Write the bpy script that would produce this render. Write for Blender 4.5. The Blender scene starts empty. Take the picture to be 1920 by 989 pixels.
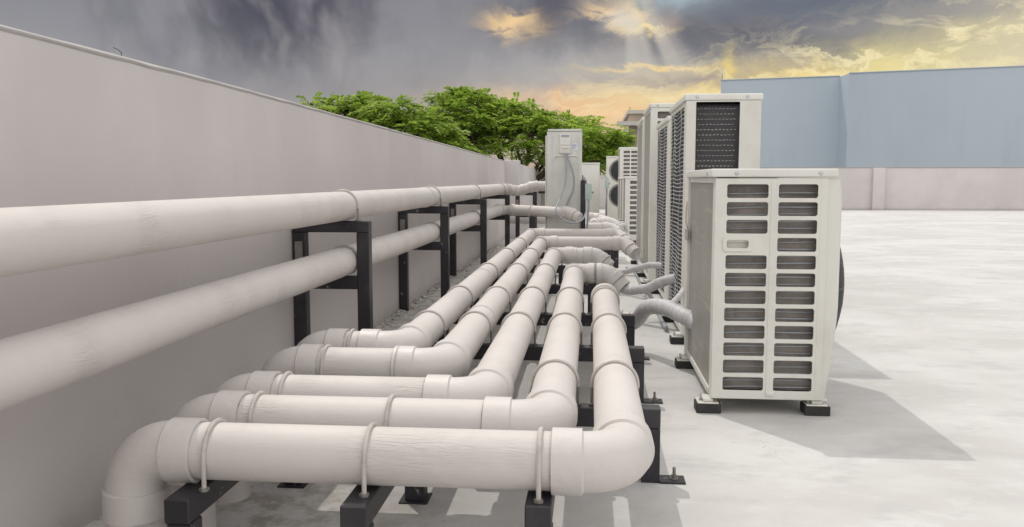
import bpy, bmesh, math, random
from mathutils import Vector, Matrix, noise
R = math.radians
random.seed(7)
C = bpy.context.scene.collection
scn = bpy.context.scene
PI = math.pi

# ------------------------------------------------------------------ materials
def srgb(r, g, b):
    f = lambda c: (c/255/12.92) if c/255 <= .04045 else ((c/255+.055)/1.055)**2.4
    return (f(r), f(g), f(b), 1)

class NT:
    def __init__(s, tree): s.t = tree; s.n = tree.nodes; s.l = tree.links
    def new(s, typ, **k):
        n = s.n.new(typ)
        for a, v in k.items(): setattr(n, a, v)
        return n
    def put(s, sock, v):
        if isinstance(v, bpy.types.NodeSocket): s.l.new(v, sock)
        else: sock.default_value = v
    def math(s, op, a, b=None, c=None, clamp=False):
        n = s.new('ShaderNodeMath', operation=op, use_clamp=clamp)
        s.put(n.inputs[0], a)
        if b is not None: s.put(n.inputs[1], b)
        if c is not None: s.put(n.inputs[2], c)
        return n.outputs[0]
    def noise(s, vec, scale, detail=4, rough=.55, dist=0):
        n = s.new('ShaderNodeTexNoise')
        if vec is not None: s.l.new(vec, n.inputs['Vector'])
        n.inputs['Scale'].default_value = scale; n.inputs['Detail'].default_value = detail
        n.inputs['Roughness'].default_value = rough; n.inputs['Distortion'].default_value = dist
        return n.outputs['Fac']
    def ramp(s, fac, stops):
        n = s.new('ShaderNodeValToRGB'); e = n.color_ramp.elements
        while len(e) < len(stops): e.new(.5)
        for q, (p, c) in zip(e, stops):
            q.position = p; q.color = c if len(c) == 4 else (*c, 1)
        s.put(n.inputs[0], fac); return n.outputs[0]
    def mix(s, fac, a, b, blend='MIX'):
        n = s.new('ShaderNodeMix', data_type='RGBA', blend_type=blend)
        s.put(n.inputs[0], fac); s.put(n.inputs[6], a); s.put(n.inputs[7], b)
        return n.outputs[2]
    def smooth(s, v, lo, hi):
        n = s.new('ShaderNodeMapRange', interpolation_type='SMOOTHSTEP')
        s.put(n.inputs[0], v); n.inputs[1].default_value = lo; n.inputs[2].default_value = hi
        return n.outputs[0]
    def vec(s, kind='Object', scale=(1, 1, 1), rot=(0, 0, 0)):
        tc = s.new('ShaderNodeTexCoord'); m = s.new('ShaderNodeMapping')
        s.l.new(tc.outputs[kind], m.inputs[0]); m.inputs['Scale'].default_value = scale
        m.inputs['Rotation'].default_value = rot
        return m.outputs[0]
    def geo(s, scale=(1, 1, 1)):
        g = s.new('ShaderNodeNewGeometry'); m = s.new('ShaderNodeMapping')
        s.l.new(g.outputs['Position'], m.inputs[0]); m.inputs['Scale'].default_value = scale
        return m.outputs[0]

def material(name):
    m = bpy.data.materials.new(name); m.use_nodes = True
    t = NT(m.node_tree); b = m.node_tree.nodes['Principled BSDF']
    return m, t, b
def bump(t, b, h, strength=.3, dist=.01, prev=None):
    n = t.new('ShaderNodeBump'); n.inputs['Strength'].default_value = strength
    n.inputs['Distance'].default_value = dist; t.l.new(h, n.inputs['Height'])
    if prev is not None: t.l.new(prev, n.inputs['Normal'])
    t.l.new(n.outputs[0], b.inputs['Normal']); return n.outputs[0]

M = {}
def paint(name, base, dark, rough=.5, nscale=6, amount=.5, bscale=60, bstr=.05, metallic=0, spec=.5):
    m, t, b = material(name)
    v = t.geo()
    f = t.noise(v, nscale, 6, .62)
    f2 = t.noise(v, nscale*7, 4, .6)
    k = t.math('MULTIPLY', t.smooth(t.math('ADD', t.math('MULTIPLY', f, .75), t.math('MULTIPLY', f2, .25)), .42, .72), amount)
    t.put(b.inputs['Base Color'], t.mix(k, base, dark))
    b.inputs['Roughness'].default_value = rough; b.inputs['Metallic'].default_value = metallic
    b.inputs['Specular IOR Level'].default_value = spec
    bump(t, b, t.noise(v, bscale, 5, .6), bstr, .004)
    M[name] = m; return m

# pipe paint: brushed by hand along the pipe (uv in metres)
def pipe_paint():
    m, t, b = material('brushed_pipe_paint')
    uv = t.vec('UV', (9, 70, 1)); uv2 = t.vec('UV', (30, 190, 1))
    g = t.geo()
    st = t.noise(uv, 1.0, 5, .6, 1.2); st2 = t.noise(uv2, 1.0, 3, .5, .3)
    blot = t.noise(g, 3.2, 5, .6)
    spot = t.noise(g, 55, 2, .5)
    col = t.mix(t.smooth(blot, .4, .7), (.595, .557, .532, 1), (.555, .517, .490, 1))
    col = t.mix(t.math('MULTIPLY', t.smooth(st, .55, .75), .06), col, (.64, .59, .56, 1))
    col = t.mix(t.smooth(spot, .79, .83), col, (.25, .22, .20, 1))
    t.put(b.inputs['Base Color'], col)
    b.inputs['Roughness'].default_value = .55; b.inputs['Specular IOR Level'].default_value = .3
    h = t.math('ADD', t.math('MULTIPLY', st, .8), t.math('MULTIPLY', st2, .3))
    sel = t.smooth(t.noise(g, 3.2, 3, .5), .48, .62)
    h = t.math('MULTIPLY', h, t.math('ADD', t.math('MULTIPLY', sel, .9), .15))
    h = t.math('ADD', h, t.math('MULTIPLY', t.noise(g, 14, 2, .5), .5))
    bump(t, b, h, .8, .005)
    M['pipe'] = m
pipe_paint()
paint('fitting', (.585, .547, .522, 1), (.535, .497, .470, 1), .45, 5, .6, 38, .45)
paint('seam', (.52, .475, .45, 1), (.07, .062, .058, 1), .7, 17, 1, 90, .2)
paint('rod', (.50, .465, .435, 1), (.30, .27, .25, 1), .45, 14, .7, 80, .2)
paint('rod_leg', (.27, .25, .235, 1), (.16, .145, .13, 1), .4, 30, .8, 120, .3, .4)
paint('ac_white', (.66, .65, .60, 1), (.56, .545, .49, 1), .38, 3.5, .7, 90, .03)
paint('ac_cap', (.69, .68, .64, 1), (.55, .53, .48, 1), .38, 5, .6, 90, .03)
paint('ac_old', (.60, .60, .56, 1), (.48, .475, .44, 1), .45, 4, .8, 90, .03)
paint('galv', (.55, .56, .57, 1), (.38, .38, .38, 1), .35, 20, .8, 120, .1, .7)
paint('rubber', (.022, .021, .021, 1), (.05, .047, .043, 1), .75, 14, .9, 90, .3)
paint('guard_black', (.075, .076, .085, 1), (.10, .10, .11, 1), .5, 12, .6, 90, .1)
paint('coil_dark', (.030, .030, .036, 1), (.055, .052, .055, 1), .6, 10, .7, 90, .1)
paint('mesh_grey', (.085, .080, .082, 1), (.13, .12, .12, 1), .6, 10, .7, 90, .1)
paint('conduit', (.33, .34, .36, 1), (.25, .26, .27, 1), .5, 10, .6, 90, .1)
paint('switch_box', (.42, .50, .47, 1), (.34, .41, .38, 1), .4, 10, .5, 90, .05)
paint('tan_wall', (.44, .36, .28, 1), (.37, .30, .23, 1), .9, 1, .6, 20, .1)
paint('tan_trim', (.56, .54, .49, 1), (.45, .43, .38, 1), .9, 1, .6, 20, .1)
paint('dark_glass', (.03, .035, .04, 1), (.04, .04, .05, 1), .15, 1, .5, 20, 0)
paint('orange_wire', (.50, .36, .27, 1), (.42, .30, .23, 1), .5, 10, .5, 90, 0)
paint('mortar', (.42, .40, .38, 1), (.30, .28, .26, 1), .95, 20, .8, 150, .6)
paint('bark', (.085, .062, .045, 1), (.04, .03, .022, 1), .9, 8, .9, 30, .8)
paint('sticker', (.75, .76, .78, 1), (.70, .71, .74, 1), .4, 10, .3, 90, 0)
paint('ink', (.12, .16, .30, 1), (.15, .2, .34, 1), .5, 10, .3, 90, 0)

def black_steel():
    m, t, b = material('black_steel'); g = t.geo()
    col = t.mix(t.smooth(t.noise(g, 5, 5, .6), .45, .7), (.020, .018, .023, 1), (.042, .038, .045, 1))
    sc = t.smooth(t.noise(g, 22, 6, .65, .2), .655, .69)
    col = t.mix(t.math('MULTIPLY', sc, .75), col, (.33, .30, .28, 1))
    t.put(b.inputs['Base Color'], col); b.inputs['Roughness'].default_value = .42
    bump(t, b, t.noise(g, 40, 4, .6), .12, .003); M['steel'] = m
black_steel()

def deck():
    m, t, b = material('roof_paint'); g = t.geo(); gs = t.geo((1, 1.5, 1))
    big = t.noise(gs, .6, 6, .62, .1); mid = t.noise(gs, 2.6, 7, .68, .15); fine = t.noise(g, 16, 6, .7)
    col = t.mix(t.smooth(big, .38, .62), (.485, .472, .455, 1), (.575, .565, .55, 1))
    col = t.mix(t.math('MULTIPLY', t.smooth(mid, .50, .66), .62), col, (.425, .415, .405, 1))
    col = t.mix(t.math('MULTIPLY', t.smooth(t.noise(gs, 1.5, 6, .65, .1), .56, .72), .3), col, (.54, .48, .42, 1))
    col = t.mix(t.math('MULTIPLY', t.smooth(t.noise(gs, 3.4, 8, .72, .2), .50, .66), .38), col, (.64, .63, .615, 1))
    col = t.mix(t.math('MULTIPLY', t.smooth(fine, .55, .8), .3), col, (.40, .39, .37, 1))
    # bare greyer concrete in the pipe strip beside the wall, dirtier towards the wall foot
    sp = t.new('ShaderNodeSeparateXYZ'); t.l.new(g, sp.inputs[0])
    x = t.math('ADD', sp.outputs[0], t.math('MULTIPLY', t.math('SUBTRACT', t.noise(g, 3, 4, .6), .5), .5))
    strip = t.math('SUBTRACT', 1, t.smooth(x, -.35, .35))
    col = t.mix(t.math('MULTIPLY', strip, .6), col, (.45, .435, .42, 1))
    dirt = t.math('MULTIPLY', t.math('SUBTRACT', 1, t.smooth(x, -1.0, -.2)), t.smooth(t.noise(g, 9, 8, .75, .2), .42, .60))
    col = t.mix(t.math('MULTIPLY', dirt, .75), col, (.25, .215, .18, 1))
    gr = t.smooth(t.noise(g, 34, 5, .7), .60, .70)
    col = t.mix(t.math('MULTIPLY', t.math('MULTIPLY', gr, strip), .5), col, (.27, .25, .23, 1))
    ck = t.math('SUBTRACT', 1, t.smooth(t.math('ABSOLUTE', t.math('SUBTRACT', t.noise(g, .9, 7, .62), .5)), .0008, .0030))
    col = t.mix(t.math('MULTIPLY', ck, t.math('MULTIPLY', t.smooth(big, .5, .6), .35)), col, (.25, .24, .22, 1))
    spk = t.smooth(t.noise(g, 60, 2, .5), .74, .79)
    col = t.mix(t.math('MULTIPLY', spk, .6), col, (.2, .18, .16, 1))
    t.put(b.inputs['Base Color'], col)
    t.put(b.inputs['Roughness'], t.math('ADD', t.math('MULTIPLY', mid, .4), .42))
    b.inputs['Specular IOR Level'].default_value = .3
    h = t.math('ADD', t.noise(gs, 5, 6, .65, .1), t.math('MULTIPLY', fine, .35))
    bump(t, b, h, .28, .02); M['deck'] = m
deck()

def wall_mat():
    m, t, b = material('parapet_render'); g = t.geo()
    col = t.mix(t.smooth(t.noise(g, .8, 5, .6), .38, .66), (.545, .508, .497, 1), (.60, .562, .55, 1))
    gv = t.geo((5, 5, .55))
    col = t.mix(t.math('MULTIPLY', t.smooth(t.noise(gv, 1.6, 5, .65, .4), .56, .75), .06), col, (.42, .38, .36, 1))
    col = t.mix(t.math('MULTIPLY', t.smooth(t.noise(g, 4, 5, .6, 1.5), .68, .74), .35), col, (.38, .35, .34, 1))
    ck = t.math('SUBTRACT', 1, t.smooth(t.math('ABSOLUTE', t.math('SUBTRACT', t.noise(g, 1.3, 6, .6), .5)), .0006, .0024))
    col = t.mix(t.math('MULTIPLY', ck, t.math('MULTIPLY', t.smooth(t.noise(g, .9, 2, .5), .56, .64), .10)), col, (.33, .30, .29, 1))
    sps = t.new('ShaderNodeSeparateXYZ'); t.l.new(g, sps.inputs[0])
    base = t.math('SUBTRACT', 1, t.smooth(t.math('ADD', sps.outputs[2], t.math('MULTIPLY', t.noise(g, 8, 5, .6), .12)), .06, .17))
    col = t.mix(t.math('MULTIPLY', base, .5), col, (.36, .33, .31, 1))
    chip = t.smooth(t.noise(g, 26, 3, .6), .755, .775)
    col = t.mix(t.math('MULTIPLY', chip, .6), col, (.66, .63, .61, 1))
    t.put(b.inputs['Base Color'], col); b.inputs['Roughness'].default_value = .8
    h = t.math('ADD', t.noise(g, 1.8, 4, .5), t.math('MULTIPLY', t.noise(g, 30, 5, .65), .25))
    bump(t, b, h, .25, .02); M['wall'] = m
wall_mat()
paint('coping', (.37, .35, .34, 1), (.29, .27, .26, 1), .8, 5, .7, 30, .4)

def blue_mat():
    m, t, b = material('blue_facade'); g = t.geo()
    col = t.mix(t.smooth(t.noise(g, .12, 4, .6), .35, .65), (.45, .52, .58, 1), (.49, .56, .62, 1))
    col = t.mix(t.math('MULTIPLY', t.smooth(t.noise(t.geo((1, 1, .15)), .9, 5, .6), .5, .75), .25), col, (.37, .43, .48, 1))
    t.put(b.inputs['Base Color'], col); b.inputs['Roughness'].default_value = .85
    bump(t, b, t.noise(g, 3, 4, .6), .1, .02); M['blue'] = m
blue_mat()

def fin_mat():   # aluminium fins of a heat exchanger: fine vertical lines, dusty
    m, t, b = material('coil_fins'); g = t.geo()
    w = t.new('ShaderNodeTexWave', bands_direction='Y'); t.l.new(g, w.inputs[0])
    w.inputs['Scale'].default_value = 95; w.inputs['Distortion'].default_value = .6
    dust = t.noise(t.geo((1, 1, .35)), 5, 6, .65, .8)
    hb = t.noise(t.geo((.3, .6, 9)), 4, 4, .6)
    col = t.mix(w.outputs[0], (.30, .285, .265, 1), (.40, .385, .365, 1))
    col = t.mix(t.math('MULTIPLY', t.smooth(dust, .42, .7), .6), col, (.31, .265, .22, 1))
    col = t.mix(t.math('MULTIPLY', t.smooth(hb, .52, .68), .45), col, (.50, .46, .42, 1))
    t.put(b.inputs['Base Color'], col); b.inputs['Roughness'].default_value = .4; b.inputs['Metallic'].default_value = .35
    bump(t, b, w.outputs[0], .3, .002); M['fins'] = m
fin_mat()
def inner_mat():
    m, t, b = material('coil_inner'); g = t.geo()
    dust = t.noise(g, 9, 5, .65, .8)
    w = t.new('ShaderNodeTexWave', bands_direction='X'); t.l.new(g, w.inputs[0]); w.inputs['Scale'].default_value = 60
    col = t.mix(t.smooth(dust, .35, .7), (.20, .175, .16, 1), (.31, .275, .25, 1))
    col = t.mix(t.math('MULTIPLY', w.outputs[0], .35), col, (.15, .13, .12, 1))
    t.put(b.inputs['Base Color'], col); b.inputs['Roughness'].default_value = .6; M['inner'] = m
inner_mat()
def hose_mat():
    m, t, b = material('wrapped_hose'); g = t.geo(); uv = t.vec('UV', (26, 4, 1))
    w = t.noise(uv, 1, 4, .6, 1.5)
    t.put(b.inputs['Base Color'], t.mix(t.smooth(w, .4, .7), (.50, .49, .495, 1), (.41, .405, .41, 1)))
    b.inputs['Roughness'].default_value = .5
    bump(t, b, t.math('ADD', w, t.math('MULTIPLY', t.noise(g, 30, 4, .6), .4)), .8, .008); M['hose'] = m
hose_mat()
def leaf_mat(name, a, bb, c):
    m, t, b = material(name); g = t.geo()
    n1 = t.noise(g, 1.1, 3, .6); n2 = t.noise(g, 9, 3, .6)
    col = t.mix(t.smooth(n1, .40, .62), a, bb)
    col = t.mix(t.math('MULTIPLY', t.smooth(n2, .48, .68), .8), col, c)
    t.put(b.inputs['Base Color'], col); b.inputs['Roughness'].default_value = .5
    b.inputs['Specular IOR Level'].default_value = .25
    tr = t.new('ShaderNodeBsdfTranslucent'); t.put(tr.inputs[0], col)
    mx = t.new('ShaderNodeMixShader'); mx.inputs[0].default_value = .5
    t.l.new(b.outputs[0], mx.inputs[1]); t.l.new(tr.outputs[0], mx.inputs[2])
    t.l.new(mx.outputs[0], t.n['Material Output'].inputs[0]); M[name] = m
leaf_mat('leaf', (.19, .30, .04, 1), (.32, .45, .065, 1), (.50, .60, .12, 1))
paint('street', (.06, .06, .06, 1), (.10, .10, .09, 1), .9, .3, .8, 10, .2)

# ------------------------------------------------------------------ object helpers
WL = {}
def tag(o, label=None, cat=None, group=None, kind=None):
    if label: o['label'] = label
    if cat: o['category'] = cat
    if group: o['group'] = group
    if kind: o['kind'] = kind
    return o
def thing(name, label, cat, loc=(0, 0, 0), group=None):
    o = bpy.data.objects.new(name, None); C.objects.link(o); o.location = loc
    o.empty_display_size = .1; WL[o.name] = Vector(loc); return tag(o, label, cat, group)
def link(name, me, mats, parent=None, smooth=False, auto=None):
    """me has world-space vertices; origin goes to its bounding-box centre"""
    if not isinstance(mats, (list, tuple)): mats = [mats]
    for m in mats: me.materials.append(M[m])
    xs = [v.co for v in me.vertices]
    c = Vector([(min(v[i] for v in xs)+max(v[i] for v in xs))/2 for i in range(3)])
    me.transform(Matrix.Translation(-c))
    for p in me.polygons: p.use_smooth = smooth
    if smooth and auto: me.set_sharp_from_angle(angle=R(auto))
    o = bpy.data.objects.new(name, me); C.objects.link(o); WL[o.name] = c
    if parent is not None:
        o.parent = parent; o.location = c-WL[parent.name]
    else: o.location = c
    return o
def obj(name, bm, mats, parent=None, smooth=False, auto=None):
    me = bpy.data.meshes.new(name); bmesh.ops.recalc_face_normals(bm, faces=bm.faces[:])
    bm.to_mesh(me); bm.free(); return link(name, me, mats, parent, smooth, auto)
def B(): return bmesh.new()
def box(bm, x0, x1, y0, y1, z0, z1, bev=0, mi=0, seg=1):
    t = bmesh.new(); bmesh.ops.create_cube(t, size=1)
    for v in t.verts:
        v.co = Vector(((x0+x1)/2+v.co.x*(x1-x0), (y0+y1)/2+v.co.y*(y1-y0), (z0+z1)/2+v.co.z*(z1-z0)))
    if bev: bmesh.ops.bevel(t, geom=t.edges[:], offset=bev, segments=seg, affect='EDGES', profile=.6)
    for f in t.faces: f.material_index = mi
    me = bpy.data.meshes.new('tmp'); t.to_mesh(me); t.free(); bm.from_mesh(me); bpy.data.meshes.remove(me)
def sweep(bm, pts, rad, seg=24, caps=True, mi=0, up=None):
    """tube along pts; rad a number or list; uv = (length m, arc m)"""
    pts = [Vector(p) for p in pts]; n = len(pts)
    rads = rad if isinstance(rad, (list, tuple)) else [rad]*n
    uvl = bm.loops.layers.uv.verify()
    T = []
    for i in range(n):
        a = pts[max(i-1, 0)]; b = pts[min(i+1, n-1)]
        d = (b-a)
        T.append(d.normalized() if d.length > 1e-9 else (T[-1] if T else Vector((0, 0, 1))))
    for i in range(n):      # steps in radius at the same point share tangents
        if T[i].length < .5: T[i] = T[i-1]
    nrm = Vector(up) if up else (Vector((0, 0, 1)) if abs(T[0].z) < .9 else Vector((0, 1, 0)))
    L = 0; rings = []; Ls = []
    for i in range(n):
        nrm = (nrm-T[i]*nrm.dot(T[i])).normalized(); bi = T[i].cross(nrm)
        if i: L += (pts[i]-pts[i-1]).length
        rings.append([bm.verts.new(pts[i]+(nrm*math.cos(2*PI*k/seg)+bi*math.sin(2*PI*k/seg))*rads[i]) for k in range(seg)])
        Ls.append(L+pts[0].x*.37+pts[0].y*1.7)
    for i in range(n-1):
        for k in range(seg):
            f = bm.faces.new((rings[i][k], rings[i][(k+1) % seg], rings[i+1][(k+1) % seg], rings[i+1][k])); f.material_index = mi
            r = rads[i]
            vs = [(Ls[i], k), (Ls[i], k+1), (Ls[i+1], k+1), (Ls[i+1], k)]
            for lp, (u, kk) in zip(f.loops, vs): lp[uvl].uv = (u, kk/seg*2*PI*r)
    if caps:
        for rg, fl in ((rings[0], 1), (rings[-1], 0)):
            f = bm.faces.new(rg if not fl else rg[::-1]); f.material_index = mi
def smooth_path(ctrl, n=8):
    P = [Vector(p) for p in ctrl]; P = [P[0]*2-P[1]]+P+[P[-1]*2-P[-2]]; out = []
    for i in range(1, len(P)-2):
        for j in range(n):
            t = j/n
            out.append(.5*((2*P[i])+(-P[i-1]+P[i+1])*t+(2*P[i-1]-5*P[i]+4*P[i+1]-P[i+2])*t*t+(-P[i-1]+3*P[i]-3*P[i+1]+P[i+2])*t**3))
    out.append(P[-2]); return out
def cyl(bm, c, r, h, axis=(0, 0, 1), seg=16, mi=0):
    a = Vector(axis).normalized(); sweep(bm, [Vector(c), Vector(c)+a*h], r, seg, True, mi)
def anchor(bm, x, y, z, s=1, mi=0):      # expansion bolt with washer, nut and thread
    cyl(bm, (x, y, z), .012*s, .003*s, seg=12, mi=mi); cyl(bm, (x, y, z+.003*s), .009*s, .009*s, seg=6, mi=mi)
    cyl(bm, (x, y, z+.012*s), .0048*s, .022*s, seg=8, mi=mi)

def rrect(x0, y0, x1, y1, r, n=4):
    out = []
    for cx, cy, a in ((x1-r, y1-r, 0), (x0+r, y1-r, 90), (x0+r, y0+r, 180), (x1-r, y0+r, 270)):
        for k in range(n+1):
            t = R(a+90*k/n); out.append((cx+r*math.cos(t), cy+r*math.sin(t)))
    return out
def holed(name, outer, holes, thick, mat, parent, mtx, bev=.0015):
    """a sheet with openings; built in its own xy plane, mtx carries it to the world"""
    cu = bpy.data.curves.new('tmpc', 'CURVE'); cu.dimensions = '2D'; cu.fill_mode = 'BOTH'
    cu.extrude = thick/2; cu.bevel_depth = bev; cu.bevel_resolution = 1; cu.offset = -bev
    for pts in [outer]+holes:
        s = cu.splines.new('POLY'); s.points.add(len(pts)-1); s.use_cyclic_u = True
        for p, q in zip(s.points, pts): p.co = (q[0], q[1], 0, 1)
    o = bpy.data.objects.new('tmpo', cu); C.objects.link(o)
    bpy.context.view_layer.update()
    me = bpy.data.meshes.new_from_object(o.evaluated_get(bpy.context.evaluated_depsgraph_get()))
    bpy.data.objects.remove(o); bpy.data.curves.remove(cu)
    me.name = name; me.transform(mtx)
    while me.materials: me.materials.pop()
    o = link(name, me, mat, parent, True, 25); return o
def facing_front(x, y, z):      # local (u, v) -> world (x+u, y, z+v)
    return Matrix(((1, 0, 0, x), (0, 0, -1, y), (0, 1, 0, z), (0, 0, 0, 1)))
def facing_left(x, y, z):       # local (u, v) -> world (x, y+u, z+v)
    return Matrix(((0, 0, -1, x), (1, 0, 0, y), (0, 1, 0, z), (0, 0, 0, 1)))

# ------------------------------------------------------------------ setting
bm = B(); bmesh.ops.create_grid(bm, x_segments=1, y_segments=1, size=700)
for v in bm.verts: v.co.z = -9
tag(obj('ground', bm, 'street'), kind='structure')
bm = B(); box(bm, -1.62, 34, -6, 29.7, -.35, 0)
tag(obj('roof_deck', bm, 'deck'), kind='structure')
# the floors of the building under the roof deck
bm = B(); box(bm, -1.6, 33.9, -5.9, 29.6, -9, -.352)
hb = obj('office_block', bm, 'wall'); tag(hb, 'pale rendered building whose flat roof carries the pipes and units', 'building')

WX = -1.45
def left_wall():
    root = thing('parapet_wall', 'long tall greyish pink parapet wall behind the two raised pipes', 'wall', (WX-.1, 6, 0))
    bm = B(); ys = [-5.9+i*.12 for i in range(int(20.3/.12)+1)]+[14.45]
    def zt(y): return 1.375 if y < 3.5 else 1.375-(y-3.5)*.0056
    rows = []
    for y in ys:
        z = zt(y)+.0022*noise.noise(Vector((0, y*5, 0)))+.002*noise.noise(Vector((3, y*17, 0)))
        rows.append([bm.verts.new(p) for p in ((WX, y, 0), (WX, y, z-.006), (WX-.17, y, z+.045), (WX-.17, y, -.35))])
    for a, b in zip(rows, rows[1:]):
        for k in range(3): bm.faces.new((a[k], b[k], b[k+1], a[k+1]))
    for r in (rows[0], rows[-1]): bm.faces.new(r)
    obj('wall_body', bm, 'wall', root)
    bm = B(); rows = []
    for y in ys:
        z = zt(y)+.0035*noise.noise(Vector((0, y*6, 0)))+.003*noise.noise(Vector((3, y*21, 0)))
        e = .004+.003*noise.noise(Vector((9, y*13, 2)))
        rows.append([bm.verts.new(p) for p in ((WX+.0005, y, z-.007-e), (WX+.001+e*.4, y, z-.004), (WX+e*.3, y, z+.001), (WX-.014, y, z+.008), (WX-.172, y, z+.050), (WX-.178, y, z+.02))])
    for a, b in zip(rows, rows[1:]):
        for k in range(5): bm.faces.new((a[k], b[k], b[k+1], a[k+1]))
    for r in (rows[0], rows[-1]): bm.faces.new(r)
    obj('coping', bm, 'coping', root)
    bm = B(); box(bm, WX-.12, WX+.23, 14.452, 14.85, 0, 1.325, .006)
    obj('pier', bm, 'wall', root)
left_wall()
root = thing('parapet_wall', 'lower end of the left parapet beyond its pier, below the trees', 'wall', (WX, 21, 0))
bm = B(); t0 = [(14.852, 1.325), (16, 1.33), (20, 1.30), (26, 1.26), (29.3, 1.25)]
rows = [[bm.verts.new(p) for p in ((WX, y, 0), (WX, y, z), (WX-.16, y, z+.02), (WX-.16, y, 0))] for y, z in t0]
for a, b in zip(rows, rows[1:]):
    for k in range(3): bm.faces.new((a[k], b[k], b[k+1], a[k+1]))
for r in (rows[0], rows[-1]): bm.faces.new(r)
obj('wall_body', bm, 'wall', root)
bm = B(); box(bm, WX, WX+.12, 25.0, 25.2, 0, 1.22, .01); obj('pier', bm, 'wall', root)
root = thing('parapet_wall', 'far parapet crossing the end of the white roof below the blue building', 'wall', (12, 29.4, 0))
bm = B(); box(bm, -1.6, 3.5, 29.304, 29.5, 0, 1.25); box(bm, 3.502, 33.9, 29.304, 29.5, 0, 1.385, .008); obj('wall_body', bm, 'wall', root)
for i, x in enumerate((9.25, 17.0, 24.7)):
    bm = B(); box(bm, x, x+.38, 29.16, 29.302, 0, 1.38, .006); obj('pier', bm, 'wall', root)
bm = B(); box(bm, 3.4, 33.9, 29.28, 29.52, 1.386, 1.40, .004); obj('coping', bm, 'coping', root)

# curled tie wire stuck in the parapet
bm = B(); sweep(bm, smooth_path([(WX-.02, 2.60, 1.383), (WX-.02, 2.605, 1.394), (WX-.02, 2.585, 1.402), (WX-.02, 2.56, 1.405)], 6), .0012, 6)
tag(obj('tie_wire', bm, 'steel', None, True), 'thin curled tie wire sticking up from the left parapet top', 'wire')

# blue building
root = thing('blue_building', 'tall plain blue grey building with a stepped flat front behind the far parapet', 'building', (18, 48, -9))
A, Bp, Bq, Cc = (6.56, 45.0), (12.1, 43.7), (12.15, 42.4), (30.5, 37.4)
def prism(bm, pts, z0, z1):
    lo = [bm.verts.new((x, y, z0)) for x, y in pts]; hi = [bm.verts.new((x, y, z1)) for x, y in pts]; n = len(pts)
    for i in range(n): bm.faces.new((lo[i], lo[(i+1) % n], hi[(i+1) % n], hi[i]))
    bm.faces.new(hi); bm.faces.new(lo[::-1])
bm = B(); prism(bm, [A, (12.17, 43.69), (13, 46.3), (13.6, 55), (8.5, 56)], -9, 6.02); obj('recessed_wing', bm, 'blue', root)
bm = B(); prism(bm, [Bq, Cc, (34, 50), (14.6, 53), (11.95, 46.2)], -9, 6.0); obj('front_wing', bm, 'blue', root)
bm = B(); prism(bm, [(6.53, 44.97), (12.07, 43.67), (12.10, 43.80), (6.56, 45.12)], 6.022, 6.06); obj('roof_edge', bm, 'blue', root)
bm = B(); prism(bm, [(12.12, 42.37), (30.5, 37.36), (30.55, 37.5), (12.17, 42.5)], 6.002, 6.04); obj('roof_edge', bm, 'blue', root)
bm = B(); sweep(bm, [(6.62, 45.05, 6.0), (6.62, 45.05, 6.35)], .015, 6); obj('lightning_rod', bm, 'steel', root)

# tan building
root = thing('tan_building', 'tan building with pale flat roof slabs behind the row of units', 'building', (3, 52, -9))
bm = B(); box(bm, 2.15, 6.2, 50, 58, -9, 4.75); box(bm, 1.1, 2.149, 51, 58, -9, 3.55); obj('wall', bm, 'tan_wall', root)
bm = B(); box(bm, 2.05, 6.4, 49.8, 58, 4.751, 4.95); obj('roof', bm, 'tan_trim', root)
bm = B(); box(bm, 1.45, 6.4, 49.2, 49.998, 4.05, 4.28); obj('canopy', bm, 'tan_trim', root)
bm = B(); box(bm, .95, 2.15, 50.6, 50.998, 3.45, 3.62); obj('ledge', bm, 'tan_trim', root)
bm = B()
prism(bm, [(1.9, 47.9), (5.5, 47.9), (5.5, 49.15), (1.9, 49.15)], 1.2, 2.3)
for v in bm.verts:
    if v.co.z > 2 and v.co.x > 3: v.co.z = 4.4
obj('stair_roof', bm, 'tan_trim', root)
bm = B(); box(bm, 2.7, 3.5, 47.86, 47.898, 1.5, 2.3); obj('window', bm, 'dark_glass', root)
bm = B(); sweep(bm, [(2.2, 50.2, 4.95), (2.2, 50.2, 5.15)], .02, 6); obj('antenna', bm, 'steel', root)

# ------------------------------------------------------------------ pipes
PR = .0705; ZC = .325
def elbow_arc(p, a, b, Rb):
    """centreline of the bend at corner p between unit dirs a (in) and b (out)"""
    ang = a.angle(b); d = Rb*math.tan(ang/2); s = p-a*d; e = p+b*d
    ctr = s+(b-a*a.dot(b)).normalized()*Rb; n = max(4, int(math.degrees(ang)/7)); ax = a.cross(b).normalized()
    out = [ctr+Matrix.Rotation(ang*i/n, 3, ax)@(s-ctr) for i in range(n+1)]
    return out, s, e
def ubolt(y0, base, parent, ax, r=PR, rod=.0062, name='clamp'):
    """U-shaped rod over a pipe at y0 (a point on its axis); ax = pipe direction; legs go down to z = base"""
    c = Vector(y0); a = Vector(ax).normalized(); side = a.cross(Vector((0, 0, 1))).normalized(); rr = r+rod*.8
    pts = [c+side*(rr*math.cos(t))+Vector((0, 0, rr*math.sin(t))) for t in [PI*i/18 for i in range(19)]]
    bm = B(); sweep(bm, [pts[0]-Vector((0, 0, .012))]+pts+[pts[-1]-Vector((0, 0, .012))], rod, 8)
    for s in (1, -1):
        q = c+side*rr*s
        sweep(bm, [q-Vector((0, 0, .0121)), Vector((q.x, q.y, base))], rod*(.78 if a.y > .5 else .95), 8, True, 1 if a.y > .5 else 0)
        cyl(bm, (q.x, q.y, base+.0005), rod*2.0, .007, seg=6, mi=1)
    return obj(name, bm, ['rod', 'rod_leg'], parent, True, 40)
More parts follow.
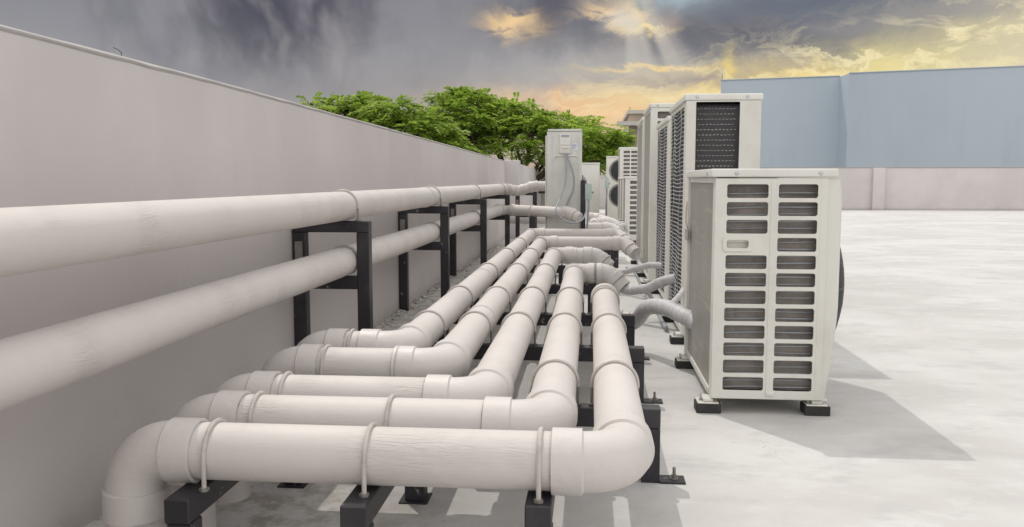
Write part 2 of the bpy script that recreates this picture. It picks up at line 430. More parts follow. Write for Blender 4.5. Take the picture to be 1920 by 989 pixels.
def coupling(c, ax, ln, parent, r=PR, ex=.0045):
    a = Vector(ax).normalized(); c = Vector(c)
    bm = B(); q = [c-a*ln/2, c-a*(ln/2-.002), c+a*(ln/2-.002), c+a*ln/2]
    sweep(bm, q, [r+ex-.002, r+ex, r+ex, r+ex-.002], 40)
    return obj('coupling', bm, 'fitting', parent, True, 30)
def pipe_run(label, pts, Rb=.098, r=PR, clamps=(), couplings=(), group=None, sock=.075, ends=(None, None), cat='pipe', radii=None):
    P = [Vector(p) for p in pts]
    root = thing('pipe', label, cat, (P[0].x, P[0].y, 0), group)
    cur = P[0]
    for i in range(1, len(P)):
        if i < len(P)-1:
            a = (P[i]-P[i-1]).normalized(); b = (P[i+1]-P[i]).normalized()
            rb = radii[i] if radii and i in radii else Rb
            arc, s, e = elbow_arc(P[i], a, b, rb)
            ex = .0025; so = .0095
            # socket rims on both ends of the elbow are a little wider
            l1 = min(sock, (s-cur).length*.6); l2 = min(sock, (P[i+1]-e).length*.45)
            path = [s-a*l1, s-a*(l1-.0015), s-a*.0025, s]+arc[1:-1]+[e, e+b*.0025, e+b*(l2-.0015), e+b*l2]
            rad = [r+so-.003, r+so, r+so, r+ex]+[r+ex]*(len(arc)-2)+[r+ex, r+so, r+so, r+so-.003]
            bm = B(); sweep(bm, path, rad, 44)
            for q, dd in ((s-a*(l1+.0028), a), (e+b*l2, b)): sweep(bm, [q, q+dd*.0028], r+.0016, 44, False, 1)
            obj('elbow', bm, ['fitting', 'seam'], root, True, 35)
            end = s
        else: e = None; end = P[i]
        d = (end-cur); n = max(2, int(d.length/.25)); bm = B()
        if d.length > .03:
            sweep(bm, [cur+d*k/n for k in range(n+1)], r, 44); obj('pipe_section', bm, 'pipe', root, True, 40)
        else: bm.free()
        cur = e
    for (c, ax, base) in clamps: ubolt(c, base, root, ax, r)
    for (c, ax, ln) in couplings: coupling(c, ax, ln, root, r)
    return root

BY = [2.80, 3.82, 4.75, 6.08, 7.45, 8.80]
X, Y = (1, 0, 0), (0, 1, 0)
VXL = -1.14
G = 'low pipes turning from the wall towards the units'
def low(label, yk, xk, Yk, xe, tail, cl_cross, cl_y, coup=()):
    pts = [(VXL, yk, 0), (VXL, yk, ZC), (xk, yk, ZC), (xk, Yk, ZC), (xe, Yk, ZC)]+tail
    if not tail: pts = pts[:4]+[(xk, Yk, .16), (xe+.03, Yk-.02, .16)]
    cl = [((x, yk, ZC), X, .25) for x in cl_cross]+[((xk, y, ZC), Y, .25) for y in cl_y]
    return pipe_run(label, pts, clamps=cl, couplings=coup, group=G, radii=None if tail else {3: .078, 4: .075})
low('nearest low pipe, running fully across the bottom of the picture before turning away', 2.0, .085, 5.0, .20, [], [-.925, -.53, -.115], [2.80, 3.82, 4.75], [])
low('second nearest low pipe, turning away just left of the nearest one', 2.28, -.112, 6.12, .125, [(.235, 6.08, .225)], [-.925, -.545], BY[:4], [((.0, 6.12, ZC), X, .05), ((.075, 6.12, ZC), X, .05)])
low('middle pipe of the five low pipes', 2.53, -.322, 7.60, .055, [(.165, 7.56, .225)], [-.935], BY[1:5], [((-.15, 7.6, ZC), X, .06)])
low('second low pipe from the wall, turning away between the middle one and the farthest', 2.97, -.522, 9.10, .36, [(.47, 8.98, .23)], [-.945, -.68], [3.82, 4.75, 6.08, 7.45, 8.80], [((-.522, 4.05, ZC), Y, .05), ((.19, 9.1, ZC), X, .03)])
low('low pipe nearest the wall with the shortest crossing leg', 3.30, -.735, 10.55, .33, [(.45, 10.4, .23)], [-.945], [3.82, 4.75, 6.08, 7.45, 8.80], [((-.735, 5.75, ZC), Y, .05), ((.2, 10.55, ZC), X, .03)])

RY = [4.06, 6.37, 8.72, 11.25]
pipe_run('upper raised pipe on top of the black racks beside the wall',
         [(-1.2, -1.5, .872), (-1.2, 11.95, .872), (-1.03, 12.12, .835), (-.81, 12.14, .905), (-.5, 12.14, .905)], Rb=.12, sock=.04,
         clamps=[((-1.2, y, .872), Y, .80) for y in RY], couplings=[((-1.2, 6.12, .872), Y, .03)])
pipe_run('lower raised pipe passing through the black racks, turning right at its far end',
         [(-1.2, -1.5, .602), (-1.2, 11.35, .602), (-.26, 10.72, .585), (-.14, 10.66, .52)], Rb=.10,
         clamps=[((-1.2, y, .602), Y, .53) for y in RY[:3]]+[((-.75, 11.05, .594), (1, -.66, 0), .52)], couplings=[])
# cluster behind the tall narrow unit
G2 = 'short pipes crossing behind the tall side-on unit'
pipe_run('short low pipe with a tee, nearest of the far cluster', [(-.6, 12.1, ZC), (.3, 12.1, ZC), (.40, 12.0, .22)], group=G2, couplings=[((-.05, 12.1, ZC), X, .05)])
pipe_run('short low pipe in the middle of the far cluster', [(.05, 12.2, ZC+.03), (.05, 12.95, ZC+.03), (.34, 12.95, ZC+.03), (.44, 12.85, .24)], group=G2, couplings=[((.2, 12.95, ZC+.03), X, .05)])
pipe_run('farthest short low pipe of the cluster, beside the low units', [(-.12, 12.2, ZC+.02), (-.12, 14.3, ZC+.05), (.1, 14.3, ZC+.05), (.40, 13.7, .3)], group=G2)
pipe_run('thick pipe seen through the racks below the raised pipes at the far end', [(-1.25, 13.2, .40), (-.3, 13.2, .40)], r=.085, couplings=[((-.98, 13.2, .40), X, .06)])

# ------------------------------------------------------------------ supports
def foot(bm, x, y, sx, w=.085):      # base plate pointing sideways plus its anchor
    x0, x1 = (x, x+w*sx) if sx > 0 else (x+w*sx, x)
    box(bm, x0, x1, y-.035, y+.035, .0, .007, .001)
def beam_stand(label, y, xl, xr, mid=None):
    root = thing('pipe_stand', label, 'pipe stand', ((xl+xr)/2, y, 0), 'black steel stands under the low pipes')
    bm = B(); box(bm, xl, xr, y-.032, y+.032, .185, .25, .003); obj('beam', bm, 'steel', root)
    for x, s in ((xl, -1), (xr, 1)):
        bm = B(); a = (x, x+.06) if s < 0 else (x-.06, x)
        box(bm, a[0], a[1], y-.030, y+.030, 0, .1845, .003); obj('post', bm, 'steel', root)
        bm = B(); foot(bm, x, y, s); obj('foot_plate', bm, 'steel', root)
        bm = B(); anchor(bm, x+s*.05, y, .007, 1.15); obj('anchor_bolt', bm, 'rod_leg', root, True, 30)
nm = ['nearest cross stand, its right foot plate beside the nearest elbow', 'second cross stand, under all five low pipes where two of them bend', 'third cross stand, the one ending beside the thick wrapped hose',
      'fourth cross stand, just before the second pipe turns right', 'fifth cross stand, just before the middle pipe turns right', 'farthest cross stand, under the two pipes nearest the wall']
xr = [.235, .245, .25, .045, -.215, -.42]; xl = [-.44, -.86, -.86, -.86, -.86, -.86]
for i, y in enumerate(BY): beam_stand(nm[i], y, xl[i], xr[i])
def long_stand(label, x, y0, y1, posts):
    root = thing('pipe_stand', label, 'pipe stand', (x, (y0+y1)/2, 0), 'black steel rails under the crossing legs')
    bm = B(); box(bm, x-.031, x+.031, y0, y1, .19, .25, .003); obj('rail', bm, 'steel', root)
    for y in posts:
        bm = B(); box(bm, x-.029, x+.033, y-.028, y+.03, .0, .1895, .003); obj('post', bm, 'steel', root)
        bm = B(); box(bm, x-.045, x+.045, y-.045, y+.045, 0, .005, .001); obj('foot_plate', bm, 'steel', root)
long_stand('black steel rail leftmost at the bottom edge, beside the vertical pipe', -.965, 1.86, 3.42, (1.895, 2.66, 3.35))
long_stand('black steel rail with a stub end, middle of the three at the bottom edge', -.54, 1.86, 3.1, (1.895, 2.56, 3.0))
long_stand('black steel stub end rightmost at the bottom edge, below the nearest elbow collar', -.115, 1.90, 2.38, (1.935,))
for lab, x, y in (('small black stand under the far right-hand leg of the second pipe from the wall', .19, 9.1), ('small black stand under the farthest crossing leg', .2, 10.55)):
    root = thing('pipe_stand', lab, 'pipe stand', (x, y, 0), 'small stands at the far crossing legs')
    bm = B(); box(bm, x-.11, x+.11, y-.03, y+.03, .2, .25, .003); obj('beam', bm, 'steel', root)
    for s in (-1, 1):
        bm = B(); box(bm, x+s*.08-.03, x+s*.08+.03, y-.028, y+.028, 0, .1995, .003); obj('post', bm, 'steel', root)
def rack(label, y, xa=-1.445, xb=-1.065, zt=.80, zc=.53, top=True):
    root = thing('pipe_rack', label, 'pipe rack', ((xa+xb)/2, y, 0), 'black racks carrying the raised pipes'); w = .062
    bm = B(); box(bm, xa, xb, y-.03, y+.03, zt-.055, zt, .003); obj('top_bar', bm, 'steel', root)
    bm = B(); box(bm, xa+w+.001, xb-w-.001, y-.028, y+.028, zc-.062, zc, .003); obj('cross_bar', bm, 'steel', root)
    for a, b in ((xa, xa+w), (xb-w, xb)):
        bm = B(); box(bm, a, b, y-.029, y+.029, 0, zt-.0555, .003); obj('post', bm, 'steel', root)
    bm = B(); box(bm, xa+.012, xa+.05, y-.034, y-.0305, .60, .70, .001); obj('bracket', bm, 'rod_leg', root)
for lab, y in zip(('nearest black pipe rack, tallest in the picture', 'second black pipe rack along the wall', 'third black pipe rack along the wall', 'fourth black pipe rack, where the lower raised pipe turns right'), RY): rack(lab, y)
rack('black pipe rack beyond the pier, left of the tall side-on unit', 12.75, -1.12, -.80, .82, .50)
root = thing('pipe_stand', 'single black post under the turned raised pipe, left of the tall side-on unit', 'pipe stand', (-.75, 11.05, 0))
bm = B(); box(bm, -.79, -.71, 11.01, 11.09, 0, .5205, .003); obj('post', bm, 'steel', root)
bm = B(); box(bm, -.85, -.65, 10.99, 11.11, 0, .008, .001); obj('foot_plate', bm, 'steel', root)

# ------------------------------------------------------------------ condenser units
def wavy_guard(root, x, y0, y1, z0, z1, pitch, amp=.006, rad=.0022, mat='galv'):
    bm = B(); n = int((z1-z0)/pitch)
    for i in range(n):
        z = z0+(i+.5)*pitch; ph = random.uniform(-.4, .4)
        pts = []
        m = 22
        for k in range(m+1):
            t = k/m; sag = noise.noise(Vector((t*3.1, z*1.6, x*9)))
            pts.append((x+sag*.010+.002*math.sin(k*1.9+i), y0+(y1-y0)*t, z+sag*amp*2.2+.0015*math.sin(k*2.3+ph)))
        sweep(bm, pts, rad, 5)
    for k in range(2):
        yy = y0+(y1-y0)*(k+.5)/2
        sweep(bm, [(x-.002+.004*math.sin(q*1.1+k), yy, z0+(z1-z0)*q/20) for q in range(21)], rad*.8, 5)
    return obj('coil_guard', bm, mat, root, True)
def fan_guard(root, x, y, z, r, dome=.07, mat='guard_black', facing='x'):
    bm = B(); n = 22
    def pt(rad, a, off=0):
        h = dome*(1-(rad/r)**2.2)
        if facing == 'x': return (x+h+off, y+rad*math.cos(a), z+rad*math.sin(a))
        return (x+rad*math.cos(a), y-h-off, z+rad*math.sin(a))
    for i in range(1, n+1):
        rad = r*i/n
        sweep(bm, [pt(rad, 2*PI*k/40) for k in range(41)], .0024, 5, False)
    for k in range(16):
        sweep(bm, [pt(r*q/8+.001, 2*PI*k/16) for q in range(9)], .0035, 5)
    g = obj('fan_guard', bm, mat, root, True)
    bm = B(); lay = []
    for i in range(7):
        rad = max(r*i/6*.985, .001); lay.append([bm.verts.new(Vector(pt(rad, 2*PI*k/40, -.012))) for k in range(40)])
    for a, b in zip(lay, lay[1:]):
        for k in range(40): bm.faces.new((a[k], a[(k+1) % 40], b[(k+1) % 40], b[k]))
    obj('fan_shroud', bm, 'coil_dark', g, True)
    return g
def mounts(root, xs, ys, mat='ac_white', lift=.042, w=.05):
    for y in ys:
        for x in xs:
            bm = B(); box(bm, x-.045, x+.045, y-w, y+w, lift, lift+.006, .002); box(bm, x-.022, x+.022, y-w*.8, y+w*.8, lift+.0062, lift+.022, .004)
            f = obj('mounting_foot', bm, mat, root)
            bm = B(); anchor(bm, x-.028, y-.01, lift+.0065, .8); obj('anchor_bolt', bm, 'galv', f, True, 30)
def blocks(desc, xs, ys, h=.041):
    for i, y in enumerate(ys):
        for j, x in enumerate(xs):
            bm = B(); box(bm, x-.05, x+.055, y-.035, y+.06, .0, h, .003)
            lab = 'black rubber block under the %s %s corner of the %s' % (('near', 'far')[i], ('left', 'right')[j], desc)
            tag(obj('rubber_block', bm, 'rubber'), lab, 'rubber block', 'rubber blocks under the units')

def screw(bm, x, y, z, mi=0, r=.009):
    sweep(bm, [(x, y, z), (x, y-.003, z), (x, y-.0045, z)], [r, r, r*.75], 14, True, mi)

def slots(cols, ztop, pitch, h, n, skip=()):
    out = []
    for ci, (a, b) in enumerate(cols):
        for i in range(n):
            if (ci, i) in skip: continue
            out.append(rrect(a, ztop-i*pitch-h, b, ztop-i*pitch, .009))
    return out
def near_unit():
    x0, x1, y0, y1, z0, z1 = .52, .98, 3.65, 4.60, .068, 1.045
    root = thing('condenser_unit', 'nearest and lowest condenser unit with two columns of slots facing us', 'air conditioner', (x0, y0, 0))
    # slotted side panel
    cols = [(.048, .217), (.259, .418)]
    hol = slots(cols, .912, .0744, .057, 12, {(0, 3)})
    hr = rrect(.042, .912-3*.0744-.052, .148, .912-3*.0744-.002, .012)
    holed('side_panel', rrect(0, 0, x1-x0-.0, .937, .004), hol+[hr], .004, 'ac_white', root, facing_front(x0, y0, z0+.0))
    # pressed vertical ribs of the panel
    bm = B()
    for xx in (x0+.238,): box(bm, xx-.010, xx+.010, y0-.0055, y0-.0022, z0+.03, z0+.92, .001)
    box(bm, x0+.430, x0+.436, y0-.0045, y0-.0022, z0+.01, z0+.93, .0005)
    obj('panel_rib', bm, 'ac_white', root)
    # handle
    hx0, hz0, hx1, hz1 = .042, .912-3*.0744-.052, .148, .912-3*.0744-.002
    h = holed('handle', rrect(hx0-.008, hz0-.006, hx1+.008, hz1+.006, .016), [rrect(hx0+.008, hz0+.008, hx1-.008, hz1-.008, .010)], .006, 'ac_white', root, facing_front(x0, y0-.0045, z0))
    bm = B(); box(bm, x0+hx0, x0+hx1, y0+.018, y0+.020, z0+hz0, z0+hz1); box(bm, x0+hx0, x0+hx1, y0+.002, y0+.018, z0+hz0-.001, z0+hz0+.003)
    box(bm, x0+hx0, x0+hx1, y0+.002, y0+.018, z0+hz1-.016, z0+hz1+.001); box(bm, x0+hx0-.003, x0+hx0, y0+.002, y0+.02, z0+hz0, z0+hz1); box(bm, x0+hx1, x0+hx1+.003, y0+.002, y0+.02, z0+hz0, z0+hz1)
    obj('handle_recess', bm, 'ac_cap', h)
    # heat exchanger behind the slots: dark finned plate and bent tubes
    bm = B(); box(bm, x0+.022, x1-.012, y0+.052, y0+.075, z0+.03, z1-.06); box(bm, x0+.012, x0+.035, y0+.076, y1-.04, z0+.03, z1-.06); obj('coil_plate', bm, 'inner', root)
    bm = B()
    for i in range(32):
        z = z0+.045+i*.0297
        if z > z1-.075: break
        pts = [(x0+.03+.405*k/8, y0+.040+.006*math.sin(k*.7), z-.006*(1-k/8)**2+.0008*math.sin(i*2.1+k)) for k in range(9)]
        sweep(bm, pts, .0024 if i % 2 else .0036, 6)
    obj('coil_tubes', bm, 'conduit', root, True)
    # corner posts, rear and base
    bm = B()
    box(bm, x0+.0005, x0+.004, y0+.0045, y0+.07, z0, z1-.036, .001); box(bm, x0-.012, x0+.012, y1-.05, y1, z0, z1-.036, .003)
    box(bm, x0-.004, x0+.016, y0+.0705, y1-.0505, z0, z0+.028, .002); box(bm, x0-.002, x0+.016, y0+.0705, y1-.0505, z1-.06, z1-.036, .001)
    box(bm, x0+.016, x1-.01, y0+.008, y1, z0-.004, z0+.004, .001); box(bm, x0+.013, x1-.004, y1-.004, y1, z0+.004, z1-.036)
    obj('frame', bm, 'ac_white', root)
    bm = B(); box(bm, x0+.004, x0+.0115, y0+.071, y1-.051, z0+.0285, z1-.0605); obj('coil', bm, 'fins', root)
    # front cover with its swelling outline
    bm = B(); N = 14; prof = []
    for i in range(N+1):
        t = i/N; z = z0-.002+(z1-.04-z0)*t
        prof.append((z, x1+.004, 1.042-.042*max(0, (.42-t)/.42)**1.3-.008*max(0, (t-.93)/.07)))
    for (za, a0, a1), (zb, b0, b1) in zip(prof, prof[1:]):
        for ya, yb in ((y0+.004, y1),):
            vs = [bm.verts.new(p) for p in ((a0-.003, ya, za), (a1-.014, ya, za), (a1, ya+.02, za), (a1, yb, za), (b0-.003, ya, zb), (b1-.014, ya, zb), (b1, ya+.02, zb), (b1, yb, zb))]
            for k in range(3): bm.faces.new((vs[k], vs[k+1], vs[k+5], vs[k+4]))
    bmesh.ops.remove_doubles(bm, verts=bm.verts[:], dist=1e-5)
    box(bm, x1-.003, x1+.03, y1-.003, y1, z0, z1-.04); box(bm, x1-.002, x1+.03, y0+.006, y1, z0-.003, z0); box(bm, x1-.002, x1+.048, y0+.006, y1, z1-.042, z1-.0395)
    obj('front_cover', bm, 'ac_white', root, True, 35)
    fan_guard(root, 1.034, 4.05, .53, .365, .108)
    # top cover with screws
    bm = B(); box(bm, x0-.018, x1+.036, y0-.010, y1+.012, z1-.035, z1, .008, seg=3)
    top = obj('top_cover', bm, 'ac_cap', root, True, 35)
    for xx in (x0+.085, x0+.425):
        bm = B(); screw(bm, xx, y0-.0101, z1-.018); obj('screw', bm, 'galv', top, True, 30)
    bm = B(); screw(bm, x0+.0, y0+.12, z1-.018)
    for v in bm.verts: v.co = Vector((x0-.0181+(v.co.y-(y0+.12)), y0+.12+(v.co.x-x0), v.co.z))
    obj('screw', bm, 'galv', top, True, 30)
    # clip at the bottom edge of the side panel
    bm = B(); box(bm, x0+.228, x0+.262, y0-.009, y0-.0022, z0+.012, z0+.032, .002); box(bm, x0+.233, x0+.257, y0-.0125, y0-.0092, z0+.0215, z0+.0265, .001); obj('drain_clip', bm, 'ac_cap', root)
    # orange sensor wire and clip on the rear-left edge
    bm = B(); sweep(bm, smooth_path([(x0-.014, y1-.03, z1-.16), (x0-.02, y1-.05, z1-.20), (x0-.022, y1-.06, z1-.26), (x0-.014, y1-.06, z1-.30)], 6), .003, 8); obj('sensor_wire', bm, 'orange_wire', root, True)
    bm = B(); box(bm, x0-.024, x0-.012, y1-.09, y1-.03, z1-.36, z1-.30, .002); obj('clip', bm, 'galv', root)
    mounts(root, (x0-.01, x1-.015), (y0+.045, y1-.04)); blocks('nearest low condenser unit', (x0-.01, x1-.015), (y0+.03, y1-.05))
near_unit()

def tall_unit(desc, lab, x0, x1, y0, y1, z1, style, old=False):
    z0 = .065; white = 'ac_old' if old else 'ac_white'
    root = thing('condenser_unit', lab, 'air conditioner', (x0, y0, 0), 'tall condenser units in a row along the roof')
    W = x1-x0
    bm = B()
    box(bm, x0, x0+.012, y0+.0045, y0+.11, z0, z1-.04, .003)          # near left corner
    box(bm, x0, x0+.012, y1-.05, y1, z0, z1-.04, .003)
    box(bm, x0+.001, x0+.014, y0+.1105, y1-.0505, z0, z0+.04, .002); box(bm, x0+.001, x0+.014, y0+.1105, y1-.0505, z1-.065, z1-.04, .001)
    box(bm, x0+.0125, x1-.002, y1-.004, y1, z0, z1-.04); box(bm, x0+.014, x1-.02, y0+.006, y1-.005, z0-.002, z0+.006)
    box(bm, x1-.006, x1, y0+.0045, y1, z0, z1-.04, .002)
    obj('frame', bm, white, root)
    bm = B(); box(bm, x0+.020, x0+.04, y0+.02, y1-.03, z0+.035, z1-.06); obj('coil', bm, 'coil_dark' if style == 'wire' else 'fins', root)
    if style == 'wire':
        holed('side_panel', rrect(0, 0, W, z1-z0-.04, .004), [rrect(.056, .30, W-.122, z1-z0-.048, .006)], .004, white, root, facing_front(x0, y0, z0))
        wavy_guard(root, x0+.004, y0+.108, y1-.048, z0+.04, z1-.065, .026, .009, .0034)
        # honeycomb mesh and bright tube dashes in the side opening
        bm = B(); box(bm, x0+.05, x1-.09, y0+.05, y0+.06, z0+.05, z1-.07); c = obj('coil_plate', bm, 'mesh_grey', root)
        bm = B(); z = z1-.085; i = 0
        while z > z0+.31:
            xx = x0+.064+.01*(i % 2)
            while xx < x1-.142:
                sweep(bm, [(xx, y0+.040, z), (xx+.007, y0+.037, z+.0012*math.sin(i+xx*90)), (xx+.014, y0+.040, z+.002*math.sin(i*1.7+xx*60))], .0028, 5); xx += .0215
            z -= .0305; i += 1
        obj('coil_tubes', bm, 'ac_cap', c, True)
        bm = B(); z = z1-.06; s = .014
        nx = int((W-.21)/s)
        for d in (1, -1):
            for k in range(-60, nx+60):
                xa = x0+.054+k*s*1.6; za = z0+.31; zb = z1-.06; xb = xa+d*(zb-za)
                t0 = max(0, min(1, ((x0+.054)-xa)/(xb-xa))); t1 = max(0, min(1, ((x1-.120)-xa)/(xb-xa)))
                lo, hi = min(t0, t1), max(t0, t1)
                if hi-lo < .01: continue
                sweep(bm, [(xa+(xb-xa)*lo, y0+.014+.002*d, za+(zb-za)*lo), (xa+(xb-xa)*hi, y0+.014+.002*d, za+(zb-za)*hi)], .0013, 4)
        obj('coil_guard', bm, 'guard_black', c)
        bm = B(); 
        for zz in (z1-.088, z1-.10, z1-.163): box(bm, x1-.104, x1-.095, y0-.003, y0-.0021, zz-.004, zz+.003)
        obj('vent_hole', bm, 'coil_dark', root)
    elif style == 'grille':
        n = int((z1-z0-.16)/.085)
        holed('side_panel', rrect(0, 0, W, z1-z0-.04, .004), slots([(.06, W*.5-.02), (W*.5+.02, W-.06)], z1-z0-.075, .085, .062, n), .004, white, root, facing_front(x0, y0, z0))
        bm = B(); box(bm, x0+.045, x1-.05, y0+.05, y0+.06, z0+.05, z1-.07); obj('coil_plate', bm, 'inner', root)
        bm = B(); box(bm, x0+.004, x0+.010, y0+.1115, y1-.0515, z0+.041, z1-.066); obj('rear_coil', bm, 'fins', root)
    else:
        holed('side_panel', rrect(0, 0, W, z1-z0-.04, .004), [], .004, white, root, facing_front(x0, y0, z0))
        bm = B(); box(bm, x0+.004, x0+.010, y0+.1115, y1-.0515, z0+.041, z1-.066); obj('rear_coil', bm, 'fins', root)
    for zz in ((z0+.30*(z1-z0)), (z0+.74*(z1-z0))): fan_guard(root, x1+.001, (y0+y1)/2, zz, min(.27, (z1-z0)*.22), .03)
    bm = B(); box(bm, x0-.010, x1+.010, y0-.008, y1+.008, z1-.039, z1, .010, seg=3); top = obj('top_cover', bm, 'ac_cap', root, True, 35)
    for xx in (x0+.06, x1-.08):
        bm = B(); screw(bm, xx, y0-.0081, z1-.018); obj('screw', bm, 'galv', top, True, 30)
    mounts(root, (x0-.01, x1-.03), (y0+.10, y1-.09)); blocks(desc, (x0-.012, x1-.03), (y0+.08, y1-.10))
    return root
tall_unit('tall unit behind the nearest one', 'tall condenser unit right behind the nearest one, with a dark mesh opening facing us', .555, .985, 5.15, 6.15, 1.50, 'wire')
tall_unit('second tall unit', 'tall condenser unit second in the tall row, its wavy wired coil seen edge-on', .575, 1.04, 6.55, 7.65, 1.475, 'wire')
tall_unit('third tall unit with slots', 'tall condenser unit third in the tall row, its slots just above the second', .54, 1.02, 7.95, 8.95, 1.69, 'grille')
tall_unit('fourth tall unit', 'tall plain condenser unit fourth in the tall row, with a grey coil side', .545, 1.0, 9.25, 10.3, 1.66, 'plain', True)

def low_unit(desc, lab, x0, y0, z1, L=.85, W=.42):
    x1 = x0+W; y1 = y0+L; z0 = .06
    root = thing('condenser_unit', lab, 'air conditioner', (x0, y0, 0), 'slotted condenser units at the far end of the row')
    n = int((z1-z0-.12)/.078)
    holed('side_panel', rrect(0, 0, W, z1-z0-.035, .004), slots([(.075, W*.5-.012), (W*.5+.012, W-.04)], z1-z0-.07, .078, .05, n), .004, 'ac_white', root, facing_front(x0, y0, z0))
    bm = B(); box(bm, x0+.045, x1-.05, y0+.03, y0+.05, z0+.05, z1-.07); obj('coil_plate', bm, 'inner', root)
    bm = B(); box(bm, x0, x0+.02, y0+.004, y0+.08, z0, z1-.036, .003); box(bm, x0, x0+.02, y1-.05, y1, z0, z1-.036, .003); box(bm, x1-.01, x1, y0+.004, y1, z0, z1-.036, .003)
    box(bm, x0+.022, x1-.012, y1-.006, y1, z0, z1-.036); obj('frame', bm, 'ac_white', root)
    bm = B(); box(bm, x0+.006, x0+.014, y0+.0805, y1-.0505, z0+.01, z1-.05); obj('coil', bm, 'fins', root)
    bm = B(); box(bm, x0-.012, x1+.01, y0-.01, y1+.01, z1-.035, z1, .008, seg=2); obj('top_cover', bm, 'ac_cap', root, True, 35)
    mounts(root, (x0, x1-.03), (y0+.1, y1-.09)); 
    fan_guard(root, x1, (y0+y1)/2, z0+(z1-z0)*.5, .33, .04)
low_unit('', 'low slotted unit standing beyond the tall row, nearest of the low three', .53, 13.35, 1.05)
low_unit('', 'middle of the three low units beyond the tall row', .53, 14.55, 1.04)
low_unit('', 'farthest of the three low units beyond the tall row', .53, 15.75, 1.045)
low_unit('', 'tall slotted unit rising behind the three low units', .56, 17.0, 1.63)

# units facing us at the far end
def front_unit(lab, x0, x1, y0, z1, fans):
    z0 = .08; root = thing('condenser_unit', lab, 'air conditioner', ((x0+x1)/2, y0, 0), 'units at the far end with fans facing us')
    bm = B(); box(bm, x0, x1, y0, y0+.36, z0, z1-.03, .012, seg=2); obj('cabinet', bm, 'ac_white', root, True, 35)
    bm = B(); box(bm, x0-.006, x1+.006, y0-.006, y0+.366, z1-.0295, z1, .008, seg=2); obj('top_cover', bm, 'ac_cap', root, True, 35)
    for fx, fz, fr in fans: fan_guard(root, fx, y0-.004, fz, fr, .03, facing='y')
    bm = B(); box(bm, x1-.20, x1-.03, y0-.003, y0-.0005, z0+.35, z0+.356); box(bm, x1-.15, x1-.09, y0-.003, y0-.0005, z0+.62, z0+.632); obj('nameplate', bm, 'ac_old', root)
    for s in (x0+.12, x1-.12):
        bm = B(); box(bm, s-.06, s+.06, y0-.02, y0+.38, 0, .079, .004); obj('base_rail', bm, 'steel', root)
front_unit('twin-fan unit facing us at the far end, right of the grey-green switch', .33, 1.28, 18.6, 1.50, [(.64, 1.19, .25), (.64, .66, .25)])
front_unit('single-fan unit partly hidden behind the tall side-on unit', -.80, .16, 16.0, 1.31, [(-.36, .86, .30)])

